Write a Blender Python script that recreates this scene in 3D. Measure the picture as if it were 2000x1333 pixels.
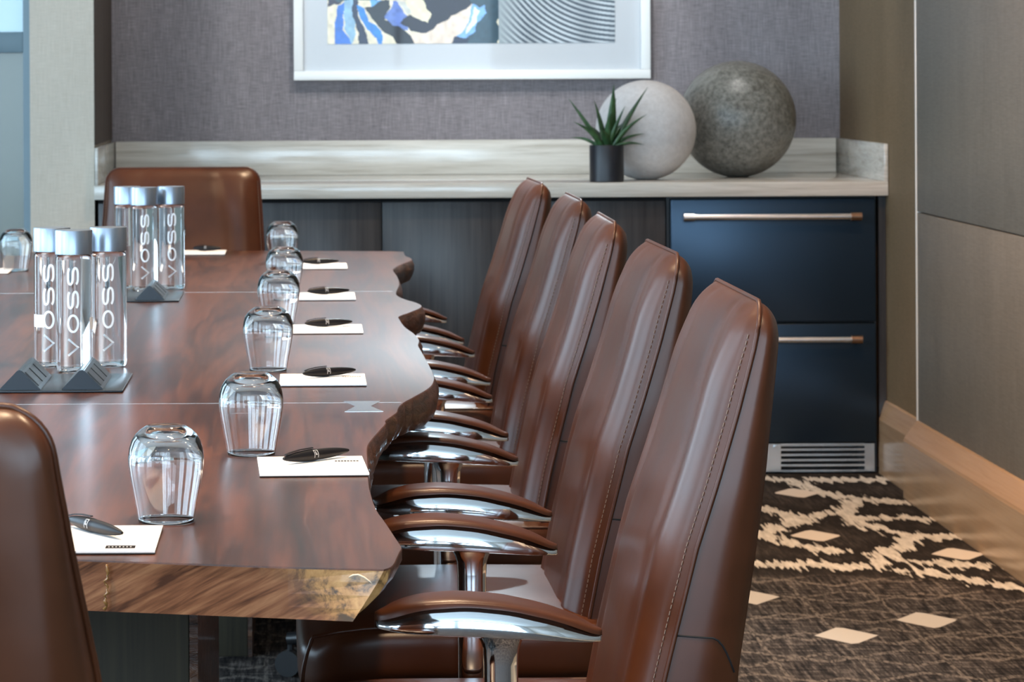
import bpy, bmesh, math, random
import numpy as np
from mathutils import Vector, Matrix

random.seed(7)
PI = math.pi
for o in list(bpy.data.objects):
    bpy.data.objects.remove(o)
scene = bpy.context.scene
C = scene.collection

# ------------------------------------------------------------------ camera
cam_d = bpy.data.cameras.new('camera')
cam = bpy.data.objects.new('camera', cam_d)
C.objects.link(cam)
cam.location = (0, 0, 1.2)
cam.rotation_euler = (PI / 2, 0.0055, 0)
cam_d.sensor_width = 36
cam_d.lens = 108
cam_d.shift_x = 0.20
cam_d.shift_y = -0.26325
cam_d.clip_start = 0.05
cam_d.dof.use_dof = True
cam_d.dof.focus_distance = 3.5
cam_d.dof.aperture_fstop = 27
scene.camera = cam

# ------------------------------------------------------------------ world, lights, exposure
scene.view_settings.view_transform = 'Standard'
scene.view_settings.look = 'None'
scene.view_settings.gamma = 1
scene.view_settings.use_curve_mapping = False
scene.view_settings.exposure = 0.35
w = bpy.data.worlds.new('world')
scene.world = w
w.use_nodes = True
w.node_tree.nodes['Background'].inputs[0].default_value = (0.75, 0.86, 1.0, 1)
w.node_tree.nodes['Background'].inputs[1].default_value = 0.6


def area(name, loc, rot, sx, sy, power, col):
    d = bpy.data.lights.new(name, 'AREA')
    d.shape = 'RECTANGLE'
    d.size, d.size_y, d.energy, d.color = sx, sy, power, col
    o = bpy.data.objects.new(name, d)
    o.location, o.rotation_euler = loc, rot
    C.objects.link(o)
    return o


COOL = (0.58, 0.80, 1.0)
WARM = (1.0, 0.72, 0.45)
ROOM_L, ROOM_R, ROOM_N, ROOM_F, CEIL = -3.4, 1.70, -2.3, 9.88, 2.75
REAR_WIN = [(-2.55, 1.4), (-0.95, 1.4), (0.65, 1.4)]          # windows in the wall behind the camera: centre x, width
LEFT_WIN = [0.4, 2.6, 4.8, 7.0]                               # windows in the left wall: centre y
for x, wd in REAR_WIN:
    area('daylight_rear_window', (x, ROOM_N + 0.04, 1.35), (PI / 2, 0, 0), wd - 0.06, 2.4, 74, COOL)
for y in LEFT_WIN:
    area('daylight_left_window', (ROOM_L + 0.04, y, 1.55), (PI / 2, 0, -PI / 2), 1.5, 2.0, 68, COOL)
DOWN = [(0.08, 2.6), (0.08, 4.4), (0.08, 6.2), (0.30, 7.6), (-0.9, 2.6), (-0.9, 4.4), (-1.5, 6.0), (1.22, 6.5), (1.22, 4.0)]

# unseen ceiling spots, added to brighten the picture and the counter
NEUT = (1.0, 0.97, 0.93)
ADDED_SPOTS = [((0.53, 8.55, 2.71), (0.53, 9.88, 1.50), 66, 52), ((-0.25, 8.9, 2.71), (-0.25, 9.75, 0.9), 38, 70), ((1.30, 8.9, 2.71), (1.25, 9.70, 0.9), 38, 70)]
SHEEN_SPOT = ((0.42, 8.85, 2.71), (0.20, 6.65, 0.75), 165, 40)          # unseen spot, added to lay a pale sheen on the table top
for lc, tg, pw, ang in ADDED_SPOTS + [SHEEN_SPOT]:
    d = bpy.data.lights.new('added_spot', 'SPOT')
    d.energy, d.color, d.spot_size, d.spot_blend, d.shadow_soft_size = pw, (0.74, 0.90, 1.0) if pw == 165 else NEUT, math.radians(ang), 0.5, 0.04
    o = bpy.data.objects.new('added_spot', d)
    o.location = lc
    o.rotation_euler = (Vector(tg) - Vector(lc)).to_track_quat('-Z', 'Y').to_euler()
    C.objects.link(o)

# ------------------------------------------------------------------ helpers


def new_obj(name, me, mat=None, parent=None, loc=None):
    o = bpy.data.objects.new(name, me)
    C.objects.link(o)
    if mat is not None and me is not None:
        for m in (mat if isinstance(mat, (list, tuple)) else [mat]):
            me.materials.append(m)
    if parent is not None:
        o.parent = parent
    if loc is not None:
        o.location = loc
    return o


def finish(bm, name, mat, parent=None, smooth=False, loc=None, auto=None):
    bmesh.ops.recalc_face_normals(bm, faces=bm.faces[:])
    me = bpy.data.meshes.new(name)
    bm.to_mesh(me)
    bm.free()
    if smooth:
        for p in me.polygons:
            p.use_smooth = True
        if auto:
            me.set_sharp_from_angle(angle=math.radians(auto))
    return new_obj(name, me, mat, parent, loc)


def tag(o, label, cat, group=None):
    o['label'] = label
    o['category'] = cat
    if group:
        o['group'] = group
    return o


def empty(name, loc, rz=0):
    o = bpy.data.objects.new(name, None)
    o.empty_display_size = 0.1
    o.location = loc
    o.rotation_euler = (0, 0, rz)
    C.objects.link(o)
    return o


def struct(o):
    o['kind'] = 'structure'
    return o


def copy_tree(o, parent=None):
    c = o.copy()
    C.objects.link(c)
    c.parent = parent
    for ch in list(o.children):
        copy_tree(ch, c)
    return c


def box(bm, x0, x1, y0, y1, z0, z1, bev=0, seg=2):
    r = bmesh.ops.create_cube(bm, size=1)
    vs = r['verts']
    for v in vs:
        v.co = Vector((x0 + (v.co.x + .5) * (x1 - x0), y0 + (v.co.y + .5) * (y1 - y0), z0 + (v.co.z + .5) * (z1 - z0)))
    if bev:
        es = list({e for v in vs for e in v.link_edges})
        bmesh.ops.bevel(bm, geom=es, offset=bev, segments=seg, profile=0.5, affect='EDGES')
    return bm


def boxobj(name, b, mat, parent=None, bev=0, seg=2, loc=None):
    bm = bmesh.new()
    box(bm, *b, bev=bev, seg=seg)
    return finish(bm, name, mat, parent, smooth=bool(bev), auto=40 if bev else None, loc=loc)


def lathe(bm, prof, seg=48, cx=0, cy=0):
    """prof: list of (r, z); r = 0 makes a pole."""
    rings = []
    for r, z in prof:
        if r < 1e-6:
            rings.append([bm.verts.new((cx, cy, z))])
        else:
            rings.append([bm.verts.new((cx + r * math.cos(2 * PI * i / seg), cy + r * math.sin(2 * PI * i / seg), z)) for i in range(seg)])
    for a, b in zip(rings, rings[1:]):
        for i in range(seg):
            j = (i + 1) % seg
            if len(a) == 1 and len(b) == 1:
                continue
            if len(a) == 1:
                bm.faces.new((a[0], b[i], b[j]))
            elif len(b) == 1:
                bm.faces.new((a[i], a[j], b[0]))
            else:
                bm.faces.new((a[i], a[j], b[j], b[i]))
    return bm


def tube(bm, pts, r, seg=8, closed=False, caps=True):
    pts = [Vector(p) for p in pts]
    n = len(pts)
    rings = []
    up = Vector((0.13, 0.31, 0.94)).normalized()
    for i, p in enumerate(pts):
        if closed:
            t = pts[(i + 1) % n] - pts[i - 1]
        else:
            t = pts[min(i + 1, n - 1)] - pts[max(i - 1, 0)]
        t.normalize()
        a = t.cross(up)
        if a.length < 1e-3:
            a = t.cross(Vector((1, 0, 0)))
        a.normalize()
        b = t.cross(a)
        rr = r[i] if isinstance(r, (list, tuple)) else r
        rings.append([bm.verts.new(p + a * (rr * math.cos(2 * PI * k / seg)) + b * (rr * math.sin(2 * PI * k / seg))) for k in range(seg)])
    m = n if closed else n - 1
    for i in range(m):
        A, B = rings[i], rings[(i + 1) % n]
        for k in range(seg):
            bm.faces.new((A[k], A[(k + 1) % seg], B[(k + 1) % seg], B[k]))
    if caps and not closed:
        bm.faces.new(rings[0])
        bm.faces.new(rings[-1])
    return bm


def interp(x, xs, ys):
    return float(np.interp(x, xs, ys))


# ------------------------------------------------------------------ materials
class NT:
    def __init__(self, name):
        self.m = bpy.data.materials.new(name)
        self.m.use_nodes = True
        self.t = self.m.node_tree
        self.b = self.t.nodes['Principled BSDF']

    def n(self, typ, **kw):
        nd = self.t.nodes.new(typ)
        for k, v in kw.items():
            setattr(nd, k, v)
        return nd

    def link(self, a, b):
        self.t.links.new(a, b)

    def put(self, sock, v):
        if isinstance(v, bpy.types.NodeSocket):
            self.link(v, sock)
        else:
            sock.default_value = v

    def math(self, op, a, b=0.0, c=0.0, clamp=False):
        nd = self.n('ShaderNodeMath', operation=op, use_clamp=clamp)
        for i, v in enumerate((a, b, c)):
            self.put(nd.inputs[i], v)
        return nd.outputs[0]

    def coord(self, scale=(1, 1, 1), rot=(0, 0, 0), loc=(0, 0, 0), src='Object'):
        tc = self.n('ShaderNodeTexCoord')
        mp = self.n('ShaderNodeMapping')
        mp.inputs['Scale'].default_value = scale
        mp.inputs['Rotation'].default_value = rot
        mp.inputs['Location'].default_value = loc
        self.link(tc.outputs[src], mp.inputs[0])
        return mp.outputs[0]

    def scaled(self, co, scale):
        mp = self.n('ShaderNodeMapping')
        mp.inputs['Scale'].default_value = scale
        self.link(co, mp.inputs[0])
        return mp.outputs[0]

    def noise(self, co, scale=1, detail=3, rough=0.55, dist=0):
        nd = self.n('ShaderNodeTexNoise')
        self.link(co, nd.inputs['Vector'])
        nd.inputs['Scale'].default_value = scale
        nd.inputs['Detail'].default_value = detail
        nd.inputs['Roughness'].default_value = rough
        nd.inputs['Distortion'].default_value = dist
        return nd.outputs[0]

    def ramp(self, fac, stops, interp='LINEAR'):
        nd = self.n('ShaderNodeValToRGB')
        nd.color_ramp.interpolation = interp
        e = nd.color_ramp.elements
        while len(e) < len(stops):
            e.new(0.5)
        for el, (p, c) in zip(e, stops):
            el.position = p
            el.color = (*c, 1) if len(c) == 3 else c
        self.put(nd.inputs[0], fac)
        return nd.outputs[0]

    def mix(self, fac, a, b, blend='MIX'):
        nd = self.n('ShaderNodeMix', data_type='RGBA', blend_type=blend)
        self.put(nd.inputs[0], fac)
        for s, v in ((nd.inputs[6], a), (nd.inputs[7], b)):
            if isinstance(v, tuple) and len(v) == 3:
                v = (*v, 1)
            self.put(s, v)
        return nd.outputs[2]

    def bump(self, h, strength=0.2, dist=0.001, normal=None):
        nd = self.n('ShaderNodeBump')
        nd.inputs['Strength'].default_value = strength
        nd.inputs['Distance'].default_value = dist
        self.link(h, nd.inputs['Height'])
        if normal is not None:
            self.link(normal, nd.inputs['Normal'])
        self.link(nd.outputs[0], self.b.inputs['Normal'])
        return nd.outputs[0]

    def set(self, **kw):
        for k, v in kw.items():
            k = {'base': 'Base Color', 'rough': 'Roughness', 'metal': 'Metallic', 'trans': 'Transmission Weight', 'ior': 'IOR',
                 'coat': 'Coat Weight', 'coatr': 'Coat Roughness', 'spec': 'Specular IOR Level', 'emit': 'Emission Color', 'emits': 'Emission Strength'}[k]
            if isinstance(v, tuple) and len(v) == 3:
                v = (*v, 1)
            self.put(self.b.inputs[k], v)
        return self.m


def plain(name, base, rough=0.5, **kw):
    return NT(name).set(base=base, rough=rough, **kw)


def m_leather():
    t = NT('brown_leather')
    co = t.coord()
    big = t.noise(co, 9, 3)
    col = t.ramp(big, [(0.3, (0.044, 0.0125, 0.0045)), (0.7, (0.070, 0.0200, 0.0071))])
    t.bump(t.noise(co, 420, 2), 0.06, 0.0005)
    return t.set(base=col, rough=t.ramp(big, [(0.2, (0.29,) * 3), (0.8, (0.37,) * 3)]), spec=0.33)


def m_walnut():
    t = NT('walnut_top')
    co = t.coord(scale=(1, 0.13, 1))
    warp = t.noise(co, 2.4, 4, 0.6, 0.6)
    n1 = t.noise(t.coord(scale=(9, 0.7, 4)), 1.5, 5, 0.6, 1.6)
    n2 = t.noise(t.coord(scale=(70, 2.2, 30)), 2, 3, 0.6)
    f = t.math('ADD', t.math('MULTIPLY', n1, 0.6), t.math('ADD', t.math('MULTIPLY', n2, 0.25), t.math('MULTIPLY', warp, 0.25)))
    col = t.ramp(f, [(0.38, (0.008, 0.0028, 0.0016)), (0.52, (0.040, 0.0115, 0.0048)), (0.66, (0.098, 0.031, 0.013))])
    fine = t.noise(t.coord(scale=(1, 0.35, 1)), 330, 2, 0.6)
    t.bump(t.math('ADD', t.math('MULTIPLY', fine, 0.6), t.math('MULTIPLY', n2, 0.6)), 0.10, 0.0007)
    return t.set(base=col, rough=0.29, ior=1.6)


def m_walnut_end():
    t = NT('walnut_end_grain')
    rc = t.coord(rot=(0, 0.50, 0))
    n1 = t.noise(t.scaled(rc, (8, 1, 75)), 1.3, 5, 0.55, 0.7)
    n2 = t.noise(t.scaled(rc, (30, 1, 480)), 1.0, 2, 0.6)
    f = t.math('ADD', t.math('MULTIPLY', n1, 0.75), t.math('MULTIPLY', n2, 0.25))
    heart = t.ramp(f, [(0.37, (0.055, 0.020, 0.009)), (0.5, (0.170, 0.067, 0.030)), (0.66, (0.29, 0.135, 0.064))])
    sep = t.n('ShaderNodeSeparateXYZ')
    t.link(t.coord(), sep.inputs[0])
    edge = t.math('ADD', t.math('MULTIPLY', sep.outputs[2], 1.0), sep.outputs[0])
    edge = t.math('ADD', edge, t.math('MULTIPLY', t.noise(t.coord(), 30, 4), 0.06))
    sap_f = t.ramp(edge, [(0.735, (0, 0, 0)), (0.775, (1, 1, 1))])
    blot = t.noise(t.coord(), 45, 5, 0.7, 0.5)
    sap = t.ramp(blot, [(0.40, (0.07, 0.042, 0.022)), (0.52, (0.38, 0.19, 0.065)), (0.7, (0.55, 0.31, 0.12))])
    t.bump(f, 0.15, 0.001)
    return t.set(base=t.mix(sap_f, heart, sap), rough=0.32, coat=0.2)


def m_bark():
    t = NT('live_edge_wood')
    n1 = t.noise(t.coord(scale=(14, 14, 50)), 1.2, 5, 0.65, 0.8)
    col = t.ramp(n1, [(0.35, (0.016, 0.007, 0.004)), (0.55, (0.075, 0.028, 0.012)), (0.75, (0.17, 0.075, 0.03))])
    t.bump(n1, 0.7, 0.006)
    return t.set(base=col, rough=0.36, coat=0.15)


def m_darkwood(name, a, b, rough=0.35, axis=2):
    t = NT(name)
    s = [40, 40, 40]
    s[axis] = 1.6
    n1 = t.noise(t.coord(scale=tuple(s)), 1.0, 5, 0.65, 0.4)
    s2 = [160, 160, 160]
    s2[axis] = 3
    n2 = t.noise(t.coord(scale=tuple(s2)), 1.0, 2, 0.6)
    f = t.math('ADD', t.math('MULTIPLY', n1, 0.7), t.math('MULTIPLY', n2, 0.3))
    t.bump(f, 0.15, 0.0008)
    return t.set(base=t.ramp(f, [(0.35, a), (0.68, b)]), rough=rough)


def m_weave(name, a, b, sx=(420, 26), rough=0.75, spec=0.3, along='x', amp=0.16):
    """woven wallcovering; 'along' is the horizontal axis of the wall"""
    t = NT(name)
    hz, vt = sx
    if along == 'x':
        c1, c2 = t.coord(scale=(hz, 1, vt * .5)), t.coord(scale=(vt, 1, hz))
    else:
        c1, c2 = t.coord(scale=(1, hz, vt * .5)), t.coord(scale=(1, vt, hz))
    n1, n2 = t.noise(c1, 1, 3, 0.7), t.noise(c2, 1, 2, 0.6)
    big = t.noise(t.coord(scale=(6, 6, 1.2)), 1, 3)
    f = t.math('ADD', t.math('MULTIPLY', n1, 0.45), t.math('ADD', t.math('MULTIPLY', n2, 0.35), t.math('MULTIPLY', big, 0.2)))
    t.bump(f, amp, 0.001)
    return t.set(base=t.ramp(f, [(0.36, a), (0.64, b)]), rough=rough, spec=spec)


def m_stone():
    t = NT('travertine')
    n1 = t.noise(t.coord(scale=(1.2, 3, 26)), 1.6, 5, 0.6, 0.7)
    n2 = t.noise(t.coord(scale=(3, 8, 60)), 3, 3, 0.6)
    f = t.math('ADD', t.math('MULTIPLY', n1, 0.7), t.math('MULTIPLY', n2, 0.3))
    return t.set(base=t.ramp(f, [(0.34, (0.40, 0.37, 0.32)), (0.5, (0.54, 0.52, 0.47)), (0.68, (0.66, 0.64, 0.59))]), rough=0.12, spec=0.6)


def m_carpet():
    t = NT('carpet')
    band = t.n('ShaderNodeAttribute', attribute_name='band').outputs['Fac']
    dia = t.n('ShaderNodeAttribute', attribute_name='diamond').outputs['Fac']
    # jagged ikat edge: noise that is long in x, short in y, plus coarse wander
    jag = t.noise(t.coord(scale=(62, 5, 1), rot=(0, 0, 0.10)), 1, 2, 0.6)
    jag2 = t.noise(t.coord(scale=(16, 7, 1)), 1, 2, 0.5)
    d = t.math('ADD', band, t.math('MULTIPLY', t.math('SUBTRACT', jag, 0.5), 0.16))
    d = t.math('ADD', d, t.math('MULTIPLY', t.math('SUBTRACT', jag2, 0.5), 0.06))
    white = t.ramp(d, [(0.025, (1, 1, 1)), (0.032, (0, 0, 0))])
    dark = t.ramp(d, [(0.055, (1, 1, 1)), (0.10, (0, 0, 0))])
    zone = t.ramp(t.n('ShaderNodeAttribute', attribute_name='zone').outputs['Fac'], [(0.35, (0, 0, 0)), (0.65, (1, 1, 1))])
    st = t.noise(t.coord(scale=(95, 7, 1), rot=(0, 0, 0.06)), 1, 4, 0.75)
    st2 = t.noise(t.coord(scale=(9, 60, 1), rot=(0, 0, 0.25)), 1, 3, 0.7)
    f = t.math('ADD', t.math('MULTIPLY', st, 0.65), t.math('MULTIPLY', st2, 0.35))
    ground = t.ramp(f, [(0.43, (0.014, 0.012, 0.012)), (0.53, (0.060, 0.050, 0.046)), (0.63, (0.18, 0.152, 0.135))])
    sep = t.n('ShaderNodeSeparateXYZ')
    t.link(t.coord(), sep.inputs[0])
    X, Y = sep.outputs[0], sep.outputs[1]
    wob = t.math('MULTIPLY', t.noise(t.coord(scale=(3, 3, 1)), 1, 1), 0.05)

    def lines(v, period, off, width):
        a = t.math('PINGPONG', t.math('ADD', v, off), period / 2)
        return t.math('LESS_THAN', a, width)
    zig = t.math('PINGPONG', t.math('ADD', X, 0.14), 0.17)
    l1 = lines(t.math('ADD', X, t.math('MULTIPLY', wob, 0.25)), 0.172, 0.083, 0.0042)
    l2 = lines(t.math('ADD', t.math('SUBTRACT', Y, t.math('MULTIPLY', zig, 0.75)), wob), 0.24, 0.05, 0.012)
    l3 = lines(t.math('ADD', t.math('ADD', Y, t.math('MULTIPLY', zig, 0.75)), wob), 0.24, 0.12, 0.012)
    ln = t.math('MAXIMUM', l1, t.math('MAXIMUM', l2, l3))
    brk = t.ramp(t.noise(t.coord(scale=(150, 30, 1)), 1, 2), [(0.38, (0.0,) * 3), (0.6, (0.85,) * 3)])
    ln = t.math('MULTIPLY', t.math('MULTIPLY', ln, brk), t.math('SUBTRACT', 1.0, zone))
    c = t.mix(t.math('MULTIPLY', zone, 0.8), ground, t.ramp(st, [(0.35, (0.013, 0.011, 0.010)), (0.7, (0.045, 0.037, 0.033))]))
    c = t.mix(ln, c, (0.20, 0.165, 0.14))
    c = t.mix(dark, c, (0.016, 0.013, 0.012))
    pale = t.ramp(t.noise(t.coord(scale=(70, 12, 1), rot=(0, 0, 0.5)), 1, 3), [(0.3, (0.36, 0.33, 0.29)), (0.7, (0.62, 0.58, 0.52))])
    c = t.mix(white, c, pale)
    c = t.mix(t.ramp(dia, [(0.95, (1, 1, 1)), (1.02, (0, 0, 0))]), c, (0.55, 0.49, 0.43))
    t.bump(t.noise(t.coord(), 420, 2), 0.6, 0.004)
    return t.set(base=c, rough=0.95, spec=0.1)


def m_speckle(name, a, b, rough, scale=90, bump=0.3, spec=0.5):
    t = NT(name)
    n = t.noise(t.coord(), scale, 5, 0.75)
    n2 = t.noise(t.coord(), 6, 3)
    f = t.math('ADD', t.math('MULTIPLY', n, 0.75), t.math('MULTIPLY', n2, 0.25))
    t.bump(n, bump, 0.003)
    return t.set(base=t.ramp(f, [(0.38, a), (0.62, b)]), rough=rough, spec=spec)


M = {}
M['leather'] = m_leather()
M['stitch'] = plain('seam_thread', (0.19, 0.135, 0.105), 0.7)
M['chrome'] = plain('polished_chrome', (0.80, 0.82, 0.85), 0.07, metal=1.0)
M['blackplastic'] = plain('black_plastic', (0.012, 0.012, 0.013), 0.35)
M['walnut'] = m_walnut()
M['walnut_end'] = m_walnut_end()
M['bark'] = m_bark()
M['pedestal'] = m_darkwood('pedestal_veneer', (0.018, 0.015, 0.009), (0.055, 0.044, 0.024), 0.7)
M['cab'] = m_darkwood('dark_stained_oak', (0.013, 0.012, 0.013), (0.050, 0.044, 0.044), 0.28)
M['wall_back'] = m_weave('grey_woven_wallcovering', (0.115, 0.103, 0.112), (0.30, 0.275, 0.29), along='x')
M['wall_tan'] = m_weave('tan_woven_wallcovering', (0.125, 0.083, 0.042), (0.205, 0.142, 0.080), along='y', rough=0.6)
M['wall_panel'] = m_weave('taupe_woven_panel', (0.125, 0.105, 0.083), (0.225, 0.190, 0.150), sx=(300, 20), along='y', rough=0.5, spec=0.45)
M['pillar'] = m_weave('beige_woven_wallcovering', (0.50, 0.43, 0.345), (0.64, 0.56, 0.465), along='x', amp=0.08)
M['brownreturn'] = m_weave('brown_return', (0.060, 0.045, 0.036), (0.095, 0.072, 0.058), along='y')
M['white_wall'] = plain('white_paint', (0.72, 0.72, 0.70), 0.7)
M['stone'] = m_stone()
M['carpet'] = m_carpet()
M['base'] = m_darkwood('bronze_baseboard', (0.34, 0.215, 0.125), (0.43, 0.285, 0.17), 0.2, axis=1)
M['trim'] = plain('pale_metal_trim', (0.78, 0.75, 0.70), 0.3)
M['fridge'] = plain('black_steel_door', (0.026, 0.044, 0.068), 0.28, metal=0.75)
M['fridge_case'] = plain('fridge_case_black', (0.008, 0.008, 0.010), 0.4)
M['steel'] = plain('brushed_steel', (0.62, 0.63, 0.64), 0.25, metal=1.0)
M['steelcap'] = plain('handle_end_reflection', (0.30, 0.19, 0.13), 0.3, metal=1.0)  # steel end with a brown reflection put into its colour
M['void'] = plain('dark_gap', (0.004, 0.004, 0.005), 0.8)
M['frame'] = plain('white_frame', (0.85, 0.87, 0.86), 0.35)
M['mat'] = plain('mat_board', (0.50, 0.53, 0.56), 0.6, coat=0.4)
M['sphere_dark'] = m_speckle('grey_glazed_ceramic', (0.085, 0.077, 0.063), (0.28, 0.262, 0.225), 0.33, 70, 0.35)
M['sphere_pale'] = m_speckle('pale_matte_ceramic', (0.60, 0.55, 0.525), (0.71, 0.66, 0.635), 0.65, 60, 0.08, 0.3)
M['pot'] = plain('black_pot', (0.012, 0.013, 0.018), 0.4)
M['soil'] = plain('potting_soil', (0.02, 0.014, 0.010), 0.95)
M['paper'] = plain('note_paper', (0.86, 0.82, 0.80), 0.6)
M['board'] = plain('pad_backing', (0.05, 0.045, 0.045), 0.7)
M['pen'] = plain('black_pen', (0.007, 0.007, 0.009), 0.42, spec=0.2)
M['ink'] = plain('printed_mark', (0.012, 0.010, 0.010), 0.8, spec=0.05)
M['inkpale'] = plain('pale_print', (0.45, 0.46, 0.48), 0.5)
M['glass'] = plain('clear_glass', (1, 1, 1), 0.0, trans=1.0, ior=1.47)
M['water'] = plain('clear_water_bottle', (0.97, 0.99, 1.0), 0.02, trans=1.0, ior=1.36)
M['cap'] = plain('silver_cap', (0.30, 0.36, 0.44), 0.34, metal=0.9)
M['print'] = plain('white_print', (0.86, 0.89, 0.92), 0.45)
M['module'] = plain('dark_anodised_metal', (0.016, 0.021, 0.028), 0.3, metal=0.3)
M['epoxy'] = plain('amber_resin', (0.22, 0.11, 0.03), 0.2)
M['pale_mark'] = plain('pale_sap_mark', (0.70, 0.58, 0.42), 0.4)
M['seam'] = plain('joint_edge_glint', (0.55, 0.52, 0.50), 0.25, metal=0.8)
M['pane_up'] = plain('upper_glazing', (0.50, 0.66, 0.71), 0.08)
M['pane_mid'] = plain('glazing_rail', (0.17, 0.235, 0.27), 0.4)
M['pane_low'] = plain('frosted_glazing', (0.175, 0.190, 0.160), 0.2)
M['lamp'] = plain('lamp_lens', (1, 0.9, 0.75), 0.4, emit=(1.0, 0.75, 0.48), emits=12.0)
t = NT('succulent_leaf')
lf = t.noise(t.coord(scale=(30, 30, 12)), 2, 3)
M['leaf'] = t.set(base=t.ramp(lf, [(0.3, (0.016, 0.048, 0.018)), (0.7, (0.065, 0.145, 0.05))]), rough=0.4)

# ------------------------------------------------------------------ room shell
CABF = 9.10          # cabinet fronts
CTRF = 9.05          # counter front edge
ALC_L, ALC_R = -0.632, 1.712
SEG = [[(1.34, 8.992), (1.407, 8.953), (1.435, 8.774), (1.48, 8.617), (1.545, 8.564), (1.577, 8.513), (1.633, 8.495), (1.69, 8.42)],
       [(1.461, 8.987), (1.538, 8.955), (1.70, 8.961)],
       [(1.511, 8.533), (1.445, 8.31), (1.372, 8.25), (1.299, 8.131), (1.229, 8.045), (1.168, 7.931), (1.21, 7.79), (1.248, 7.706), (1.298, 7.638)],
       [(1.20, 8.45), (1.275, 8.316), (1.313, 8.161)], [(1.439, 8.279), (1.442, 8.096), (1.483, 8.006)],
       [(1.455, 8.216), (1.541, 8.198), (1.607, 8.195), (1.69, 8.148)],
       [(1.506, 7.947), (1.546, 7.889), (1.485, 7.725), (1.409, 7.568), (1.378, 7.442), (1.333, 7.393)], [(1.544, 7.875), (1.69, 7.857)],
       [(1.02, 7.48), (1.153, 7.424), (1.227, 7.434), (1.277, 7.395), (1.337, 7.393)], [(1.46, 7.489), (1.518, 7.437), (1.616, 7.408)],
       [(1.424, 7.329), (1.488, 7.29), (1.529, 7.241), (1.569, 7.157)], [(1.601, 7.11), (1.70, 7.04)]]
DIA = [(1.299, 7.892), (1.34, 6.676), (1.134, 6.499), (1.60, 7.583), (1.0, 6.982), (1.379, 8.689)]


def make_floor():
    xs = np.concatenate([np.linspace(ROOM_L, -1.4, 8, endpoint=False), np.arange(-1.4, 1.80, 0.016), [1.85]])
    ys = np.concatenate([np.linspace(ROOM_N, 5.0, 20, endpoint=False), np.arange(5.0, 9.16, 0.02), [9.3, 9.6, 10.0]])
    gx, gy = np.meshgrid(xs, ys)
    px, py = gx.ravel(), gy.ravel()
    band = np.full(px.shape, 9.0)
    dia = np.full(px.shape, 9.0)
    zone = np.zeros(px.shape)
    for k in range(-1, 1):          # the motif repeats across the carpet, mirrored
        if k == 0:
            qx = px
        else:
            qx = 2 * 1.02 - px       # mirrored about x = 1.02
        for l in SEG:
            for a, b in zip(l, l[1:]):
                ax, ay = a
                dx, dy = b[0] - ax, b[1] - ay
                h = np.clip(((qx - ax) * dx + (py - ay) * dy) / (dx * dx + dy * dy), 0, 1)
                # depth counts less than width, so the bands read as streaks
                d = np.hypot(qx - ax - dx * h, (py - ay - dy * h) * 0.62)
                band = np.minimum(band, d)
        for cx, cy in DIA:
            if k and cx < 1.2:
                continue
            dia = np.minimum(dia, np.abs(qx - cx) / 0.070 + np.abs(py - cy) / 0.105)
    zone = 1 / (1 + np.exp(-(py - 7.25) * 14))
    n, m = len(xs), len(ys)
    idx = np.arange(n * m).reshape(m, n)
    faces = np.stack([idx[:-1, :-1], idx[:-1, 1:], idx[1:, 1:], idx[1:, :-1]], -1).reshape(-1, 4)
    me = bpy.data.meshes.new('floor')
    me.from_pydata(np.stack([px, py, np.zeros_like(px)], 1).tolist(), [], faces.tolist())
    for nm, arr in (('band', band), ('diamond', dia), ('zone', zone)):
        at = me.attributes.new(nm, 'FLOAT', 'POINT')
        at.data.foreach_set('value', arr.astype(np.float32))
    return struct(new_obj('floor', me, M['carpet']))


make_floor()
struct(boxobj('ceiling', (ROOM_L - .1, ROOM_R + .2, ROOM_N - .1, ROOM_F + .2, CEIL, CEIL + .1), M['white_wall']))
struct(boxobj('wall_back', (ALC_L - .15, ALC_R + .1, ROOM_F, ROOM_F + .1, 0, CEIL), M['wall_back']))
# beige pier to the left of the alcove with its brown inner return
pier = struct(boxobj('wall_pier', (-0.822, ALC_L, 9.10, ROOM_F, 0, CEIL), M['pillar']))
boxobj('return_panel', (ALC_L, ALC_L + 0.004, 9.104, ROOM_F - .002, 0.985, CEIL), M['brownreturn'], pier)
# alcove side wall, right, and the main right wall of wide panels standing proud of it
struct(boxobj('wall_alcove', (ALC_R, ALC_R + .1, 8.58, ROOM_F, 0, CEIL), M['wall_tan']))
wr = struct(boxobj('wall_right', (ROOM_R + 0.022, ROOM_R + .12, ROOM_N, 8.58, 0, CEIL), M['void']))
ys = [8.578, 6.0, 3.5, 1.0, ROOM_N]
for y1, y0 in zip(ys, ys[1:]):
    for z0, z1 in ((0.215, 0.797), (0.800, 2.02), (2.023, CEIL)):
        boxobj('wall_panel', (ROOM_R, ROOM_R + 0.02, y0 + 0.0015, y1 - 0.0015, z0, z1), M['wall_panel'], wr, bev=0.002)
struct(boxobj('trim_1', (ROOM_R - 0.002, ROOM_R + 0.020, 8.579, 8.589, 0.215, CEIL), M['trim'], bev=0.001))


def baseboard(name, x, y0, y1, depth):
    bm = bmesh.new()
    pr = [(x - depth, 0), (x - depth, 0.160), (x - depth + 0.003, 0.168), (x - 0.006, 0.212), (x, 0.216), (x + 0.01, 0.216), (x + 0.01, 0)]
    a = [bm.verts.new((px, y0, pz)) for px, pz in pr]
    b = [bm.verts.new((px, y1, pz)) for px, pz in pr]
    for i in range(len(pr)):
        j = (i + 1) % len(pr)
        bm.faces.new((a[i], a[j], b[j], b[i]))
    bm.faces.new(a)
    bm.faces.new(b)
    return struct(finish(bm, name, M['base']))


baseboard('baseboard_right', ROOM_R, ROOM_N, 8.577, 0.042)
baseboard('baseboard_alcove', ALC_R - .001, 8.592, 9.10, 0.024)

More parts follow.
